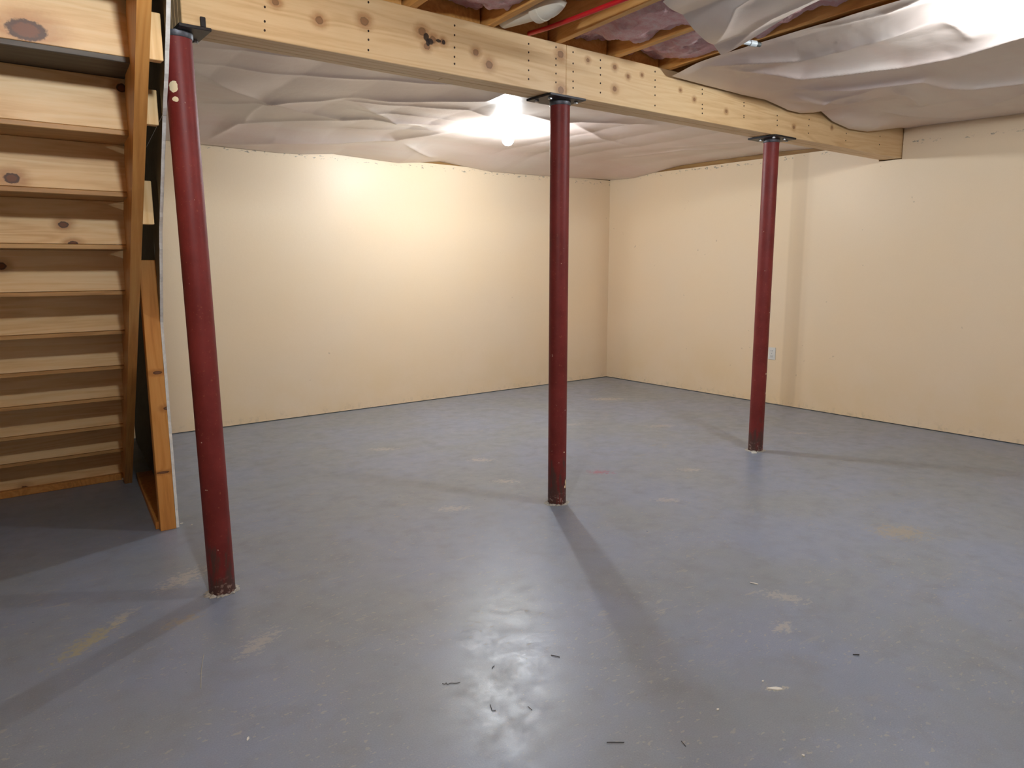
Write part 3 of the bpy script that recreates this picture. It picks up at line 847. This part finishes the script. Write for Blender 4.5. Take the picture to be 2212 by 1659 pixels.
# ------------------------------------------------------------------ litter on the floor
def thread(pts, r, label, mat='lint', name='lint_thread', group='dark lint threads on the floor'):
    cx = sum(p[0] for p in pts) / len(pts); cy = sum(p[1] for p in pts) / len(pts)
    bm = bmesh.new()
    # smooth the polyline a little
    P_ = [Vector((p[0] - cx, p[1] - cy, r + .0002 + (p[2] if len(p) > 2 else 0))) for p in pts]
    for _ in range(2):
        Q = [P_[0]]
        for a, b in zip(P_[:-1], P_[1:]): Q += [a * .75 + b * .25, a * .25 + b * .75]
        Q.append(P_[-1]); P_ = Q
    bm_tube(bm, P_, r * .62, 6)
    o = finish(name, bm, M[mat], None, 0, True); o.location = (cx, cy, 0)
    tag(o, label, 'debris', group)
    return o
thread([(1.137, 1.824), (1.142, 1.815), (1.150, 1.822), (1.146, 1.808), (1.158, 1.812), (1.172, 1.797), (1.186, 1.796)], .0016, 'curled dark lint thread left of the floor glare')
thread([(1.520, 1.740), (1.527, 1.729), (1.535, 1.712)], .0022, 'short dark lint bit right of the floor glare')
thread([(1.312, 1.796), (1.320, 1.803), (1.328, 1.804)], .0020, 'short dark lint bit inside the floor glare')
thread([(1.190, 1.640), (1.182, 1.622), (1.176, 1.612), (1.186, 1.606)], .0016, 'hooked dark lint thread nearer than the floor glare, left one')
thread([(1.274, 1.562), (1.272, 1.540)], .0016, 'straight dark lint thread nearer than the floor glare, right one')
thread([(1.340, 1.296), (1.356, 1.284), (1.378, 1.266)], .0020, 'dark lint thread nearest the bottom centre of the floor')
thread([(2.330, 1.108), (2.345, 1.094)], .0030, 'small dark crumb on the floor at the right')
thread([(1.508, 1.172), (1.500, 1.150)], .0016, 'tiny dark lint thread at the very bottom right of centre')
thread([(.590, 2.475), (.573, 2.430), (.550, 2.360), (.525, 2.270)], .0011, 'long thin pale straw on the floor near the stairs column', 'straw', 'straw', None)

def scrap(cx, cy, w, d, rot, label, mat='scrap', h=.003, name='paint_flake', group='pale flakes on the floor'):
    bm = bmesh.new(); rg = random.Random(int(cx * 1000))
    n = 9; lo = []; hi = []
    for k in range(n):
        a = 2 * math.pi * k / n; q = rg.uniform(.75, 1.05)
        x_, y_ = w / 2 * q * math.cos(a), d / 2 * q * math.sin(a)
        xr_, yr_ = x_ * math.cos(rot) - y_ * math.sin(rot), x_ * math.sin(rot) + y_ * math.cos(rot)
        lo.append(bm.verts.new((xr_, yr_, .0003))); hi.append(bm.verts.new((xr_ * .9, yr_ * .9, h * rg.uniform(.6, 1.2))))
    bm.faces.new(lo[::-1]); bm.faces.new(hi)
    for k in range(n): bm.faces.new((lo[k], lo[(k + 1) % n], hi[(k + 1) % n], hi[k]))
    o = finish(name, bm, M[mat]); o.location = (cx, cy, 0)
    tag(o, label, 'debris', group); return o
# white stick
stk = boxobj('white_stick', (-.017, .017, -.0028, .0028, .0003, .004), M['scrap'], None, .0008)
stk.location = (2.558, 1.648, 0); stk.rotation_euler = (0, 0, math.radians(-70))
tag(stk, 'small white stick lying on the open floor at the right', 'debris')
scrap(1.945, 1.157, .055, .020, -.75, 'largest white paint flake, on the near floor at right')
scrap(1.95, 1.205, .010, .008, 0, 'tiny white flake just beyond the largest flake')
scrap(.868, 4.895 - 1.0, .022, .014, .3, 'pale crumb beside the foot of the wooden stud')
scrap(.905, 3.84, .014, .010, .8, 'pale crumb on the floor right of the stud foot')
scrap(.80, 4.955, .05, .022, .2, 'pale plaster chip at the bottom of the stairs', h=.012)
scrap(4.425, 2.905, .050, .032, -.6, 'white lump of plaster at the foot of the far column', h=.010, name='plaster_lump', group=None)
scrap(1.71, 1.20, .012, .008, .2, 'small pale flake in the post shadow near the bottom')
scrap(.56, 1.93, .020, .007, 1.0, 'slim pale flake on the near left floor')
scrap(1.72, .93, .010, .009, 1.0, 'round pale flake near the lower right of the floor')
